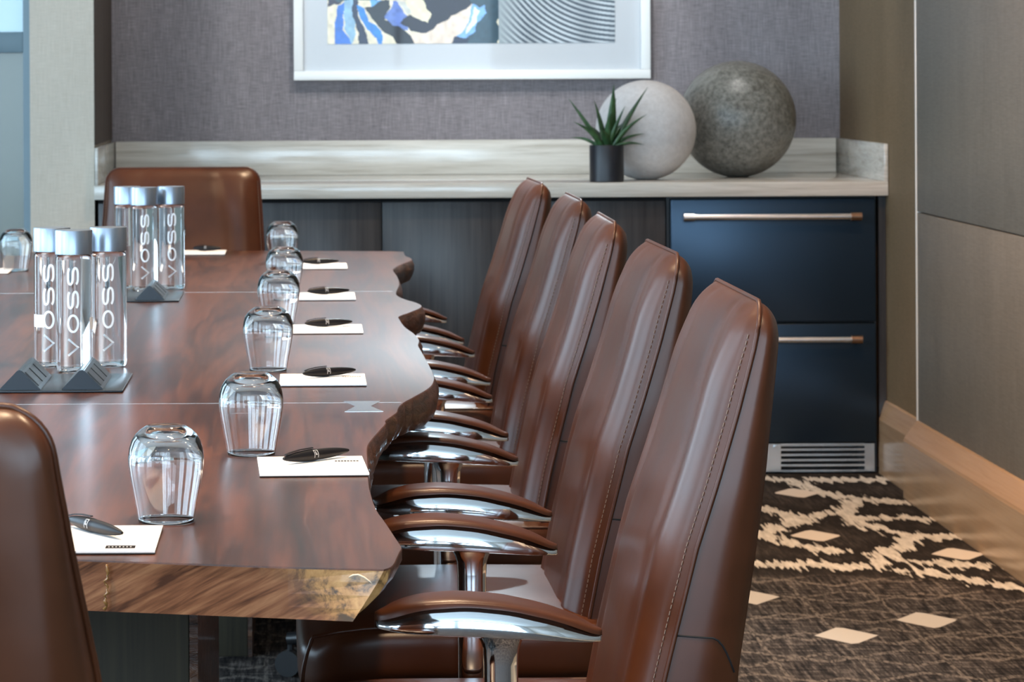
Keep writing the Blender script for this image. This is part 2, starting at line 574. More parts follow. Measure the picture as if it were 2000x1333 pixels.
# left wall and rear wall with their daylight windows
wl = struct(boxobj('wall_left', (ROOM_L - .1, ROOM_L, ROOM_N, ROOM_F, 0, CEIL), M['white_wall']))
wn = struct(boxobj('wall_rear', (ROOM_L, ROOM_R + .02, ROOM_N - .1, ROOM_N, 0, CEIL), M['white_wall']))
k = 2
for x, wd in REAR_WIN:
    bm = bmesh.new()
    for a, b in ((x - wd / 2 - .05, x - wd / 2), (x + wd / 2, x + wd / 2 + .05), (x - .02, x + .02)):
        box(bm, a, b, ROOM_N, ROOM_N + .07, .1, 2.6)
    for a, b in ((.1, .15), (2.55, 2.6)):
        box(bm, x - wd / 2, x + wd / 2, ROOM_N, ROOM_N + .07, a, b)
    struct(finish(bm, 'window_%d' % k, M['trim']))
    k += 1
for y in LEFT_WIN:
    bm = bmesh.new()
    for a, b in ((y - .80, y - .75), (y + .75, y + .80), (y - .02, y + .02)):
        box(bm, ROOM_L, ROOM_L + .07, a, b, .5, 2.6)
    for a, b in ((.5, .55), (2.55, 2.6)):
        box(bm, ROOM_L, ROOM_L + .07, y - .75, y + .75, a, b)
    struct(finish(bm, 'window_%d' % k, M['trim']))
    k += 1
# glazed screen left of the pier
win = struct(boxobj('window_1', (-0.86, -0.822, 9.30, 9.36, 0, CEIL), M['pane_mid']))
boxobj('window_rail', (ROOM_L, -0.86, 9.30, 9.36, 1.262, 1.325), M['pane_mid'], win, bev=.004)
boxobj('pane', (ROOM_L, -0.86, 9.325, 9.335, 1.325, CEIL), M['pane_up'], win)
boxobj('pane', (ROOM_L, -0.86, 9.325, 9.335, 0, 1.262), M['pane_low'], win)

# recessed ceiling downlights
first = None
for i, (x, y) in enumerate(DOWN):
    if first is None:
        d = empty('ceiling_downlight', (x, y, CEIL))
        bm = bmesh.new()
        lathe(bm, [(.055, 0), (.055, -.006), (.075, -.006), (.078, 0)], 32)
        finish(bm, 'trim_ring', M['white_wall'], d, True, auto=30)
        bm = bmesh.new()
        lathe(bm, [(0, -.002), (.055, -.002)], 32)
        finish(bm, 'lens', M['lamp'], d)
        first = d
    else:
        d = copy_tree(first)
        d.location = (x, y, CEIL)
    tag(d, 'round recessed downlight in the white ceiling', 'downlight', 'recessed ceiling downlights')
    L = bpy.data.lights.new('downlight_beam', 'SPOT')
    wash = x > 1
    L.energy, L.color, L.spot_size, L.spot_blend, L.shadow_soft_size = 140, WARM, math.radians(95), 0.6, 0.05
    if wash:
        L.energy, L.color, L.spot_size = 170, (1.0, 0.54, 0.25), math.radians(62)
    lo = bpy.data.objects.new('downlight_beam', L)
    lo.location = (x, y, CEIL - .02)
    if wash:                                             # wall washers lean towards the panelled wall
        lo.rotation_euler = (Vector((1.72, y + .95, 1.35)) - Vector((x, y, CEIL))).to_track_quat('-Z', 'Y').to_euler()
    C.objects.link(lo)

# ------------------------------------------------------------------ counter, cabinets, fridge
FR_L, FR_R = 1.072, 1.678


def rel(o):
    """keep world-space vertices while parenting to an unrotated empty"""
    if o.parent is not None:
        o.location = -o.parent.location
    return o


tag(boxobj('stone_counter', (ALC_L + .002, ALC_R - .002, CTRF, ROOM_F - .002, .825, .867), M['stone'], bev=.0015),
    'long pale travertine counter along the grey wall', 'counter')
tag(boxobj('stone_backsplash', (ALC_L + .016, ALC_R - .016, ROOM_F - .022, ROOM_F - .002, .8672, .978), M['stone'], bev=.0015),
    'low pale travertine backsplash running along the grey wall', 'backsplash')
tag(boxobj('stone_upstand', (ALC_R - .0145, ALC_R - .002, CTRF, ROOM_F - .003, .8672, .978), M['stone'], bev=.0015),
    'short travertine side upstand above the black fridge, against the tan wall', 'upstand', 'stone side upstands')
tag(boxobj('stone_upstand', (ALC_L + .005, ALC_L + .0145, CTRF, ROOM_F - .003, .8672, .978), M['stone'], bev=.0015),
    'short travertine side upstand against the beige pier', 'upstand', 'stone side upstands')
nx = 4
cw = (FR_L - .012 - (ALC_L + .01)) / nx
CABL = ['dark wooden base cabinet below the counter, nearest the beige pier', 'dark wooden base cabinet partly behind the far head chair',
        'dark wooden base cabinet in the middle, right of the visible door gap', 'dark wooden base cabinet beside the black drawer fridge']
for i in range(nx):
    a = ALC_L + .01 + i * cw
    cb = empty('base_cabinet', (a + cw / 2, 9.45, 0))
    tag(cb, CABL[i], 'cabinet', 'base cabinets under the counter')
    rel(boxobj('body', (a, a + cw, CABF + .022, ROOM_F - .01, .10, .824), M['void'], cb))
    rel(boxobj('toe_kick', (a, a + cw, CABF + .06, CABF + .075, 0, .10), M['void'], cb))
    rel(boxobj('door', (a + .0015, a + cw - .0015, CABF, CABF + .020, .10, .812), M['cab'], cb, bev=.001))
fl = struct(boxobj('trim_2', (FR_R + .012, ALC_R - .001, CABF + .003, CABF + .02, 0.0, .824), M['cab']))

fr = empty('drawer_fridge', ((FR_L + FR_R) / 2, 9.45, 0))
tag(fr, 'black two-drawer undercounter fridge with steel bar handles', 'fridge')
rel(boxobj('case', (FR_L - .008, FR_R + .008, CABF + .024, ROOM_F - .02, .0, .822), M['fridge_case'], fr))
for z0, z1, hz in ((.452, .817, .765), (.094, .447, .403)):
    dr = rel(boxobj('drawer', (FR_L, FR_R, CABF - .02, CABF + .022, z0, z1), M['fridge'], fr, bev=.004, seg=3))
    bm = bmesh.new()
    tube(bm, [(FR_L + .055, CABF - .068, hz), (FR_R - .065, CABF - .068, hz)], .0095, 16)
    h = finish(bm, 'handle', M['steel'], dr, True, auto=50)
    for s in (FR_L + .052, FR_R - .062):
        bm = bmesh.new()
        tube(bm, [(s - .02, CABF - .068, hz), (s + .012, CABF - .068, hz)], .0125, 16)
        tube(bm, [(s - .004, CABF - .066, hz), (s - .004, CABF - .018, hz)], .008, 12)
        finish(bm, 'handle_end', M['steelcap'] if s > 1.3 else M['steel'], dr, True, auto=50)
gr = rel(boxobj('grille_back', (FR_L + .1, FR_R - .05, CABF + .014, CABF + .02, .012, .086), M['void'], fr))
bm = bmesh.new()
gx0, gx1 = FR_L + .004, FR_R - .004
box(bm, gx0, FR_L + .325, CABF - .004, CABF + .012, .006, .09, bev=.001)
box(bm, gx1 - .03, gx1, CABF - .004, CABF + .012, .006, .09, bev=.001)
box(bm, FR_L + .325, gx1 - .03, CABF - .004, CABF + .012, .082, .09)
box(bm, FR_L + .325, gx1 - .03, CABF - .004, CABF + .012, .006, .012)
rel(finish(bm, 'grille_frame', M['steel'], fr))
for i in range(4):
    z = .022 + i * .0155
    rel(boxobj('slat', (FR_L + .325, gx1 - .03, CABF - .003, CABF + .010, z, z + .0065), M['steel'], fr))
bm = bmesh.new()
tube(bm, [(FR_L + .31, CABF - .012, .078), (FR_L + .31, CABF - .004, .078)], .008, 16)
rel(finish(bm, 'lock_button', M['steel'], fr, True, auto=50))

# ------------------------------------------------------------------ counter ornaments


def ball(name, x, y, r, mat, label):
    bm = bmesh.new()
    bmesh.ops.create_uvsphere(bm, u_segments=64, v_segments=40, radius=r)
    for v in bm.verts:
        v.co.z = max(v.co.z, -r * .985) + r * .985
    o = finish(bm, name, mat, None, True, loc=(x, y, .867))
    return tag(o, label, 'sphere', 'decorative spheres')


ball('ceramic_sphere', 1.332, 9.52, .181, M['sphere_dark'], 'larger dark grey speckled ceramic sphere on the counter')
ball('ceramic_sphere', 1.026, 9.32, .152, M['sphere_pale'], 'smaller pale matte ceramic sphere between plant and dark sphere')

pl = tag(empty('potted_succulent', (.889, 9.135, .867)), 'spiky green succulent in a black cylindrical pot on the counter', 'plant')
bm = bmesh.new()
lathe(bm, [(0, 0), (.048, 0), (.051, .003), (.051, .108), (.050, .110), (.0465, .110), (.0455, .108), (.0455, .098), (0, .098)], 48)
finish(bm, 'pot', M['pot'], pl, True, auto=35)
bm = bmesh.new()
lathe(bm, [(.0452, .0985), (.03, .102), (0, .104)], 24)
finish(bm, 'soil', M['soil'], pl, True)


def leaf(tip, base, wd, curve):
    """thick tapering leaf: keeled cross section swept from base to tip"""
    bm = bmesh.new()
    b, t_ = Vector(base), Vector(tip)
    ax = t_ - b
    side = ax.cross(Vector((0, 0, 1)))
    if side.length < .02:
        side = Vector((1, 0.3, 0))
    side.normalize()
    up = side.cross(ax).normalized()
    rings = []
    N = 9
    for i in range(N + 1):
        s = i / N
        c = b + ax * s + up * (curve * math.sin(PI * s))
        wl_ = 1.4 * wd * (0.75 + 1.1 * s * (1 - s)) * (1 - s ** 2.2) + .0006
        th = wl_ * .38
        rings.append([bm.verts.new(c + side * wl_ + up * th * .5), bm.verts.new(c - up * th * .35), bm.verts.new(c - side * wl_ + up * th * .5),
                      bm.verts.new(c - side * wl_ * .55 - up * th), bm.verts.new(c - up * th * 1.6), bm.verts.new(c + side * wl_ * .55 - up * th)])
    for a, d in zip(rings, rings[1:]):
        for i in range(6):
            bm.faces.new((a[i], a[(i + 1) % 6], d[(i + 1) % 6], d[i]))
    bm.faces.new(rings[0])
    bm.faces.new(rings[-1])
    return finish(bm, 'leaf', M['leaf'], pl, True)


S = 1 / 2.857 * 9.13 / 6000        # tip offsets measured on the plant itself, metres
LV = [(-215, 262, -.02, .011), (-190, 132, -.045, .011), (-200, 42, .02, .010), (-62, 248, .03, .009), (42, 335, .0, .012), (98, 215, -.03, .009),
      (236, 322, .02, .012), (218, 172, -.04, .011), (212, 62, .0, .010), (202, 2, -.03, .010), (20, 190, -.05, .010), (-110, 120, .05, .010),
      (120, 130, .05, .010), (60, 260, .03, .010), (-40, 90, -.06, .011)]
for i, (dx, dz, dy, wd) in enumerate(LV):
    tx, tz = dx * S, dz * S
    leaf((tx, dy, .110 + tz), (tx * .12 + .002 * math.sin(i * 2), dy * .15, .100), wd, .012 if dz < 200 else .004)

# ------------------------------------------------------------------ framed print
px0, px1, pz0, pz1 = -.043, 1.101, 1.172, 2.02
pic = tag(empty('framed_print', ((px0 + px1) / 2, ROOM_F, pz0)), 'wide abstract print with grey mat in a white frame', 'picture')
yF = ROOM_F - .035
for nm, b in (('frame_rail', (px0, px1, yF, ROOM_F - .001, pz0, pz0 + .030)), ('frame_rail', (px0, px1, yF, ROOM_F - .001, pz1 - .030, pz1)),
              ('frame_stile', (px0, px0 + .030, yF, ROOM_F - .001, pz0 + .0302, pz1 - .0302)),
              ('frame_stile', (px1 - .030, px1, yF, ROOM_F - .001, pz0 + .0302, pz1 - .0302))):
    rel(boxobj(nm, b, M['frame'], pic, bev=.002))
rel(boxobj('mat_board', (px0 + .0302, px1 - .0302, ROOM_F - .016, ROOM_F - .006, pz0 + .0302, pz1 - .0302), M['mat'], pic))


def inside(px, py, poly):
    r = np.zeros(px.shape, bool)
    j = len(poly) - 1
    for i in range(len(poly)):
        xi, yi = poly[i]
        xj, yj = poly[j]
        if yi != yj:
            r ^= ((yi > py) != (yj > py)) & (px < (xj - xi) * (py - yi) / (yj - yi) + xi)
        j = i
    return r


def smooth_noise(px, py, s, seed):
    rng = np.random.RandomState(seed)
    g = rng.rand(64, 64)
    x, y = px / s, py / s
    xi, yi = np.floor(x).astype(int), np.floor(y).astype(int)
    fx, fy = x - xi, y - yi
    fx, fy = fx * fx * (3 - 2 * fx), fy * fy * (3 - 2 * fy)
    a = lambda i, j: g[(yi + j) % 64, (xi + i) % 64]
    return (a(0, 0) * (1 - fx) + a(1, 0) * fx) * (1 - fy) + (a(0, 1) * (1 - fx) + a(1, 1) * fx) * fy


def make_print():
    # print coordinates: x 0..1870 across, y 0 at the lower edge growing downward (negative = up the sheet)
    nxp, nyp = 420, 330
    H = 1290.0
    gx, gy = np.meshgrid(np.linspace(0, 1870, nxp), np.linspace(-H, 0, nyp))
    px, py = gx.ravel(), gy.ravel()
    wx = px + (smooth_noise(px, py, 46, 1) - .5) * 24
    wy = py + (smooth_noise(px, py, 38, 2) - .5) * 24
    sr = lambda c: np.array([((v / 255) ** 2.2) for v in c])
    col = np.tile(sr((226, 218, 192)), (px.size, 1))

    def paint(poly, c, rep=True):
        for k in range(-0, 7 if rep else 1):
            flip = 1 if k % 2 == 0 else -1
            off = -292 * k
            P = [((x if flip > 0 else 1110 - x), y + off) for x, y in poly]
            m = inside(wx, wy, P)
            col[m] = sr(c)
    paint([(0, -300), (130, -300), (110, -280), (0, -240)], (38, 30, 52))
    paint([(70, -260), (115, -270), (105, -180), (95, -90), (150, -10), (150, 10), (50, 10), (50, -110)], (52, 112, 205))
    paint([(110, -280), (175, -300), (180, -150), (190, -60), (150, 0), (110, -90)], (140, 182, 212))
    paint([(160, -310), (190, -310), (205, -180), (245, -60), (260, 10), (190, 10), (205, -70), (170, -170)], (26, 36, 66))
    paint([(190, -250), (245, -230), (275, -150), (345, -90), (355, 10), (325, 10), (320, -40), (250, -90), (220, -170)], (48, 128, 214))
    paint([(265, -310), (360, -310), (365, -215), (300, -215)], (96, 160, 220))
    paint([(245, -235), (290, -240), (380, -300), (420, -310), (375, -150), (470, -120), (560, -40), (565, 10), (470, 10), (330, -110)], (22, 24, 34))
    paint([(372, -165), (440, -290), (500, -200), (560, -150), (520, -90), (430, -110)], (96, 122, 190))
    paint([(420, -310), (490, -310), (520, -250), (560, -200), (520, -190)], (205, 208, 200))
    paint([(600, -310), (960, -310), (930, -250), (760, -140), (640, -70), (540, -90), (460, -130), (540, -190), (620, -140), (670, -170)], (28, 24, 40))
    paint([(480, -310), (610, -310), (672, -185), (655, -135), (620, -145), (560, -190), (520, -240)], (232, 224, 188))
    paint([(900, -310), (1112, -310), (1112, 10), (780, 10), (830, -60), (950, -160), (1000, -230), (930, -260)], (44, 70, 84))
    paint([(640, -75), (760, -145), (940, -255), (985, -220), (880, -80), (790, 10), (560, 10), (545, -70)], (226, 208, 190))
    paint([(940, -255), (1030, -240), (1040, -190), (960, -130), (960, -80), (900, -30), (830, -40), (900, -110)], (120, 170, 228))
    paint([(965, -230), (1000, -220), (940, -100), (900, -60), (900, -90)], (228, 238, 246))
    paint([(820, -40), (930, -35), (900, 10), (790, 10)], (20, 34, 62))
    tone = .82 + .36 * smooth_noise(px, py, 24, 5)
    col = np.clip(col * tone[:, None], 0, 1)
    # right sheet: nested sweeping grey lines
    R = px > 1112
    rad = np.hypot((px - 1900) * 1.0, (py + 900) * 1.0) + (smooth_noise(px, py, 300, 9) - .5) * 40
    ph = rad / 31.0
    ln = .5 + .5 * np.cos(2 * PI * ph)
    g = np.where(ln > .55, 1.0, 0.0) * .5 + ln * .5
    mottle = smooth_noise(px, py * .25, 120, 11)  # random tone variation across the printed lines
    fade = np.clip((px - 1112) / 160, 0, 1)[:, None]
    light = sr((186, 196, 202)) * (.75 + .5 * mottle[:, None])
    darkc = sr((62, 74, 86))
    lines_ = darkc + (light - darkc) * g[:, None]
    lines_ = sr((150, 162, 168)) * (1 - fade) + lines_ * fade
    col[R] = np.clip(lines_[R], 0, 1)
    X = .066 + .0 + px / 1870 * (.989 - .066)
    Z = 1.288 + (-py) / 1870 * (.989 - .066)
    idx = np.arange(nxp * nyp).reshape(nyp, nxp)
    f = np.stack([idx[:-1, :-1], idx[1:, :-1], idx[1:, 1:], idx[:-1, 1:]], -1).reshape(-1, 4)
    me = bpy.data.meshes.new('print_sheet')
    me.from_pydata(np.stack([X, np.full_like(X, ROOM_F - .0175), Z], 1).tolist(), [], f.tolist())
    at = me.color_attributes.new('ink', 'FLOAT_COLOR', 'POINT')
    at.data.foreach_set('color', np.concatenate([col, np.ones((px.size, 1))], 1).astype(np.float32).ravel())
    t = NT('art_print')
    a = t.n('ShaderNodeAttribute', attribute_name='ink')
    m = t.set(base=a.outputs['Color'], rough=0.5, coat=0.4)
    o = new_obj('print_sheet', me, m, pic)
    rel(o)


make_print()

# ------------------------------------------------------------------ conference table
TZ, TH = 0.75, 0.047
EDGE = [(0.237, 7.653), (0.237, 7.483), (0.247, 7.366), (0.241, 7.281), (0.214, 7.146), (0.193, 6.989), (0.191, 6.913), (0.194, 6.74), (0.193, 6.553), (0.188, 6.42),
        (0.178, 6.251), (0.178, 6.149), (0.19, 6.05), (0.207, 5.972), (0.216, 5.897), (0.21, 5.825), (0.187, 5.721), (0.166, 5.637), (0.164, 5.571), (0.169, 5.395),
        (0.18, 5.26), (0.184, 5.131), (0.179, 5.035), (0.18, 4.941), (0.183, 4.723), (0.184, 4.588), (0.183, 4.491), (0.172, 4.37), (0.148, 4.255), (0.129, 4.173),
        (0.119, 4.107), (0.114, 4.042), (0.098, 3.956), (0.097, 3.92), (0.085, 3.827), (0.074, 3.738), (0.068, 3.664), (0.066, 3.495), (0.064, 3.349), (0.065, 3.247),
        (0.068, 3.151), (0.075, 3.061), (0.081, 2.976), (0.086, 2.902), (0.083, 2.869), (0.075, 2.795), (0.067, 2.773)]


def catmull(pts, n=4):
    out = []
    P = [Vector((*p, 0)) for p in pts]
    for i in range(len(P) - 1):
        p0, p1, p2, p3 = P[max(i - 1, 0)], P[i], P[i + 1], P[min(i + 2, len(P) - 1)]
        for k in range(n):
            s = k / n
            out.append(0.5 * ((2 * p1) + (p2 - p0) * s + (2 * p0 - 5 * p1 + 4 * p2 - p3) * s * s + (3 * p1 - p0 - 3 * p2 + p3) * s ** 3))
    out.append(P[-1])
    return [(p.x, p.y) for p in out]


def make_table():
    T = tag(empty('conference_table', (-0.36, 5.2, 0)), 'long live-edge walnut conference table with glossy top', 'table')
    right = catmull(EDGE, 4)
    # the far-left live edge, out of the picture, wanders the same way
    left = []
    for i in range(60):
        y = 2.90 + (7.60 - 2.90) * i / 59
        left.append((-0.93 + .03 * math.sin(y * 2.3) + .018 * math.sin(y * 6.1 + 1), y))
    far = [(-.88, 7.70), (-.45, 7.735), (0.0, 7.71), (0.20, 7.675)]
    near = [(-0.02, 2.789), (-0.216, 2.859 - .02), (-0.55, 2.87), (-.90, 2.88)]
    ring = [(x, y, 'e') for x, y in right] + [(x, y, 'n') for x, y in near] + [(x, y, 'l') for x, y in left] + [(x, y, 'f') for x, y in far]
    n = len(ring)
    pts = [Vector((x, y)) for x, y, _ in ring]
    # outward normals (ring runs clockwise seen from above)
    nor = []
    for i in range(n):
        tt = pts[(i + 1) % n] - pts[i - 1]
        nn = Vector((-tt.y, tt.x)).normalized()
        nor.append(nn)
    cx = Vector((-.36, 5.2))
    if (nor[60].dot(pts[60] - cx)) < 0:
        nor = [-v for v in nor]
    layers = [(0, 0.0, 0), (0.0015, 0.0012, 0), (0.012, .004, .3), (.024, .004, .7), (.036, .0, 1), (TH, -.006, 1)]
    bm = bmesh.new()
    rings = []
    rnd = random.Random(3)
    jit = [rnd.uniform(-1, 1) for _ in range(n)]
    for dz, off, ins in layers:
        r = []
        for i in range(n):
            x, y, kd = ring[i]
            o = off
            if kd in 'el':
                cut = .030 * min(1, max(0, (3.35 - y) / .45)) if kd == 'e' else 0
                o = off + jit[i] * .0022 * (dz > .002) - cut * (dz / TH) ** 1.2 + .007 * math.sin(y * 9) * (dz / TH)
            else:
                o = min(off, .0005) if dz < .01 else 0.0
            q = pts[i] + nor[i] * o
            if kd == 'e' and y < 3.35:
                q = pts[i] + nor[i] * (o + cut * (dz / TH) ** 1.2) + Vector((-cut * (dz / TH) ** 1.2, 0))
            if kd == 'n' or (kd == 'e' and y < 2.80):
                q.y = pts[i].y + (nor[i] * (o if dz < .002 else 0)).y
            r.append(bm.verts.new((q.x, q.y, TZ - dz)))
        rings.append(r)
    for a, b in zip(rings, rings[1:]):
        for i in range(n):
            j = (i + 1) % n
            f = bm.faces.new((a[i], a[j], b[j], b[i]))
            kd = ring[i][2]
            nx = ring[j][2]
            is_end = kd == 'n' or (kd == 'e' and nx == 'n') or kd == 'f' or (kd == 'e' and ring[i][1] < 2.79)
            f.material_index = 2 if is_end else 1
            if a is rings[0]:
                f.material_index = 0
            f.smooth = not is_end
    top = bm.faces.new(rings[0])
    bot = bm.faces.new(rings[-1])
    bot.material_index = 1
    bmesh.ops.triangulate(bm, faces=[top, bot])
    o = finish(bm, 'slab', [M['walnut'], M['bark'], M['walnut_end']], T)
    rel(o)
    # joint lines of the slab, pale to stand in for reflections on their edges
    for y, x1, hw in ((6.275, .172, .0018), (4.17, .125, .0006)):
        rel(boxobj('joint_strip', (-.90, x1, y - hw, y + hw, TZ - .004, TZ + .0003), M['seam'], T))
    # steel butterfly key
    bm = bmesh.new()
    bow = [(.047, 4.058), (.098, 4.058), (.083, 4.122), (.098, 4.186), (.047, 4.186), (.062, 4.122)]
    a = [bm.verts.new((x, y, TZ + .0005)) for x, y in bow]
    b = [bm.verts.new((x, y, TZ - .006)) for x, y in bow]
    for i in range(6):
        bm.faces.new((a[i], a[(i + 1) % 6], b[(i + 1) % 6], b[i]))
    bm.faces.new(a)
    bm.faces.new(b)
    k = rel(finish(bm, 'butterfly_key', M['steel'], T))
    k['label'] = 'polished steel bow-tie key'
    # resin-filled crack down the near end and a pale crescent mark
    bm = bmesh.new()
    rr = random.Random(5)
    pts2 = [(-.1878 + rr.uniform(-.0022, .0022), 2.8285, TZ - .003 - i * .0026) for i in range(17)]
    tube(bm, pts2, [.0007 + rr.random() * .0011 for _ in pts2], 6)
    rel(finish(bm, 'resin_crack', M['epoxy'], T, True))
    bm = bmesh.new()
    cr = [(.035, .7422), (.039, .7443), (.0435, .7448), (.049, .7425), (.054, .739), (.0565, .7365)]
    tube(bm, [(x, 2.7763 - (x - .045) * .184, z) for x, z in cr], [.0004, .0008, .0009, .0008, .0006, .0003], 6)
    rel(finish(bm, 'pale_crescent', M['pale_mark'], T, True))
    # two panelled pedestals
    for y0, y1 in ((3.25, 4.0), (6.3, 7.0)):
        p = rel(boxobj('pedestal', (-.60, -.128, y0, y1, 0.0, TZ - TH), M['pedestal'], T, bev=.003))
        boxobj('edge_strip', (-.128, -.119, y0, y1, 0.0, TZ - TH), M['bark'], p)


make_table()

# ------------------------------------------------------------------ chairs
SEAM_Z = [.40, .5537, .604, .696, .7653, .8375, .9066, .952]
SEAM_X = [.140, .1705, .183, .2065, .2290, .251, .2696, .279]
BACK_Z = [.40, .568, .68, .782, .884, .935]
BACK_X = [.240, .2527, .270, .2837, .294, .2990]
ZT, ZB, W0, RC = .952, .43, .207, .034


def half_w(z, w0=W0, zt=ZT, rc=RC):
    w = w0 - .012 * max(0, (z - .75) / .2)
    if z > zt - rc:
        d = z - (zt - rc)
        w = w - rc + math.sqrt(max(0, rc * rc - d * d))
    return w


def make_chair():
    root = empty('executive_chair', (0, 0, 0))
    # ---- backrest front cushion
    zs = list(np.linspace(ZB, ZT - RC, 34)) + [ZT - RC + RC * math.sin(PI / 2 * k / 9) for k in range(1, 10)]
    ss = [math.sin(PI / 2 * v) * .35 + v * .65 for v in np.linspace(-1, 1, 45)]

    def front(s, z):
        w = half_w(z)
        up = min(1, (ZT - z) / .105)
        up = math.sqrt(max(0, 1 - (1 - up) ** 2.2))          # rounded, pillowed top
        a = abs(s)
        puff = (1 - a ** 6.0)
        base = .033 * up * puff ** .62 + .002 * puff ** .5 * min(1, (ZT - z) / .02)
        # side roll and the valley beside it
        g = .62 - .12 * max(0, (z - .80) / .15)
        base += up * (.004 * math.exp(-((a - .80) / .10) ** 2) - .0035 * math.exp(-((a - g) / .08) ** 2))
        # lumbar swell
        base += .005 * math.exp(-((z - .66) / .09) ** 2) * (1 - a * a)
        # shallow creases under the lumbar
        base += .0016 * math.exp(-(a / .5) ** 2) * math.sin(z * 95 + 3 * s) * math.exp(-((z - .70) / .07) ** 2)
        return interp(z, SEAM_Z, SEAM_X) - base, s * w
    bm = bmesh.new()
    G = [[bm.verts.new((front(s, z)[0], front(s, z)[1], z)) for s in ss] for z in zs]
    for i in range(len(zs) - 1):
        for j in range(len(ss) - 1):
            bm.faces.new((G[i][j], G[i][j + 1], G[i + 1][j + 1], G[i + 1][j]))
    finish(bm, 'back_cushion', M['leather'], root, True)
    # ---- back shell: side band plus rear face
    loop = [(-half_w(z), z) for z in zs] + [(s * half_w(ZT), ZT) for s in ss[1:-1]] + [(half_w(z), z) for z in reversed(zs)]
    bm = bmesh.new()
    rings = []
    cz = .70
    for k in range(7):
        f = k / 6
        r = []
        for (y, z) in loop:
            xs_, xb = interp(z, SEAM_Z, SEAM_X), interp(min(z, .935), BACK_Z, BACK_X)
            out = .004 * math.sin(PI * f)
            inn = .013 * max(0, f - .55) / .45
            zz = z - (.018 * f ** 1.5 if z > ZT - RC - .001 else .018 * f ** 1.5 * max(0, (z - .80) / (ZT - RC - .80)))
            sy = 1 if y > 0 else -1
            yy = y + sy * (out - inn) * min(1, abs(y) / .12)
            r.append(bm.verts.new((xs_ + (xb - xs_) * (f ** .9), yy, zz)))
        rings.append(r)
    nl = len(loop)
    for a, b in zip(rings, rings[1:]):
        for i in range(nl - 1):
            bm.faces.new((a[i], a[i + 1], b[i + 1], b[i]))
    # rear face: rows between the two sides of the last ring
    nz = len(zs)
    last = rings[-1]
    prev = None
    nc = 14
    for i in range(nz):
        A, B = last[i], last[nl - 1 - i]
        row = [A]
        for k in range(1, nc):
            s = k / nc
            p = A.co.lerp(B.co, s)
            p.x += .016 * (4 * s * (1 - s)) * min(1, (ZT - zs[i]) / .10)
            row.append(bm.verts.new(p))
        row.append(B)
        if prev:
            for k in range(nc):
                bm.faces.new((prev[k], prev[k + 1], row[k + 1], row[k]))
        prev = row
    # close the small top strip
    topv = last[nz - 1:nl - nz + 1]
    try:
        bm.faces.new(list(topv) + list(reversed(prev[1:-1])))
    except ValueError:
        pass
    finish(bm, 'back_shell', M['leather'], root, True)
    # ---- piping and stitches on the seam
    bm = bmesh.new()
    P = [(interp(z, SEAM_Z, SEAM_X) + .0008, y + (.0012 if y > 0 else -.0012), z + (.001 if z >= ZT - .002 else 0)) for (y, z) in loop]
    tube(bm, P, .0026, 8)
    finish(bm, 'piping', M['leather'], root, True)
    for sd in (-1, 1):
        bm = bmesh.new()
        z = ZB + .01
        while z < ZT - RC:
            a, b = z, z + .0042
            pa, pb = [], []
            for q in (a, b):
                x, y = front(sd * .98, q)
                pa.append((x - .0006, y, q))
            tube(bm, pa, .00055, 4)
            z += .0066
        st = finish(bm, 'stitching', M['stitch'], root)
        st['kind'] = 'stuff'
    # lower side seam of the shell
    for sd in (-1, 1):
        bm = bmesh.new()
        pp = []
        for k in range(12):
            s = k / 11
            z = .604 - .004 * s - .06 * max(0, s - .55) ** 1.6 * 2.2
            xs_, xb = interp(z, SEAM_Z, SEAM_X), interp(z, BACK_Z, BACK_X)
            f = s * .93
            out = .004 * math.sin(PI * f) - .013 * max(0, f - .55) / .45
            pp.append((xs_ + (xb - xs_) * f ** .9, sd * (half_w(z) + out + .0002), z))
        tube(bm, pp, .0011, 6)
        finish(bm, 'side_seam', M['void'], root, True)
    # ---- seat
    bm = bmesh.new()
    box(bm, -.232, .200, -.247, .247, .385, .478)
    bmesh.ops.subdivide_edges(bm, edges=bm.edges[:], cuts=14, use_grid_fill=True)
    for v in bm.verts:
        x, y, z = v.co
        u, vv, ww = (x + .016) / .216, y / .247, (z - .4315) / .0465
        # rounded cushion: pull corners in with a soft norm
        k = (abs(u) ** 7 + abs(vv) ** 9 + abs(ww) ** 4.5) ** (1 / 6.2)
        m_ = max(abs(u), abs(vv), abs(ww))
        if m_ > .001:
            sc = 1 / max(k, 1e-6) * m_ if k > m_ else 1
            sc = max(sc, .86)
            x, y, z = -.016 + .216 * u * sc, .247 * vv * sc, .4315 + .0465 * ww * sc
        if ww > .5:
            z += .010 * (1 - u * u) * (1 - vv * vv)
        if u < -.4:
            z -= .022 * ((-.4 - u) / .6) ** 2
        v.co = (x, y, z)
    seat = finish(bm, 'seat', M['leather'], root, True)
    for sd in (-1, 1):
        bm = bmesh.new()
        pp = []
        for k in range(25):
            s = k / 24
            an = PI * s
            if s < .5:
                x = -.212 + .40 * (1 - s * 2) ** 1.0
                z = .469 - .012 * max(0, (.12 - (x + .212)) / .12) ** 2
            else:
                q = (s - .5) * 2
                x = -.212 - .014 * math.sin(PI * q * .5)
                z = .457 - .06 * q
            pp.append((x, sd * .2425, z))
        tube(bm, pp, .0028, 6)
        finish(bm, 'seat_piping', M['leather'], seat, True)
    # seat pan and mechanism
    boxobj('seat_pan', (-.20, .19, -.21, .21, .366, .392), M['blackplastic'], root, bev=.008)
    boxobj('tilt_mechanism', (-.09, .11, -.07, .07, .318, .367), M['blackplastic'], root, bev=.01)
    boxobj('back_bracket', (.10, .225, -.05, .05, .335, .43), M['blackplastic'], root, bev=.01)
    # ---- armrests
    AX0, AX1 = -.134, .100

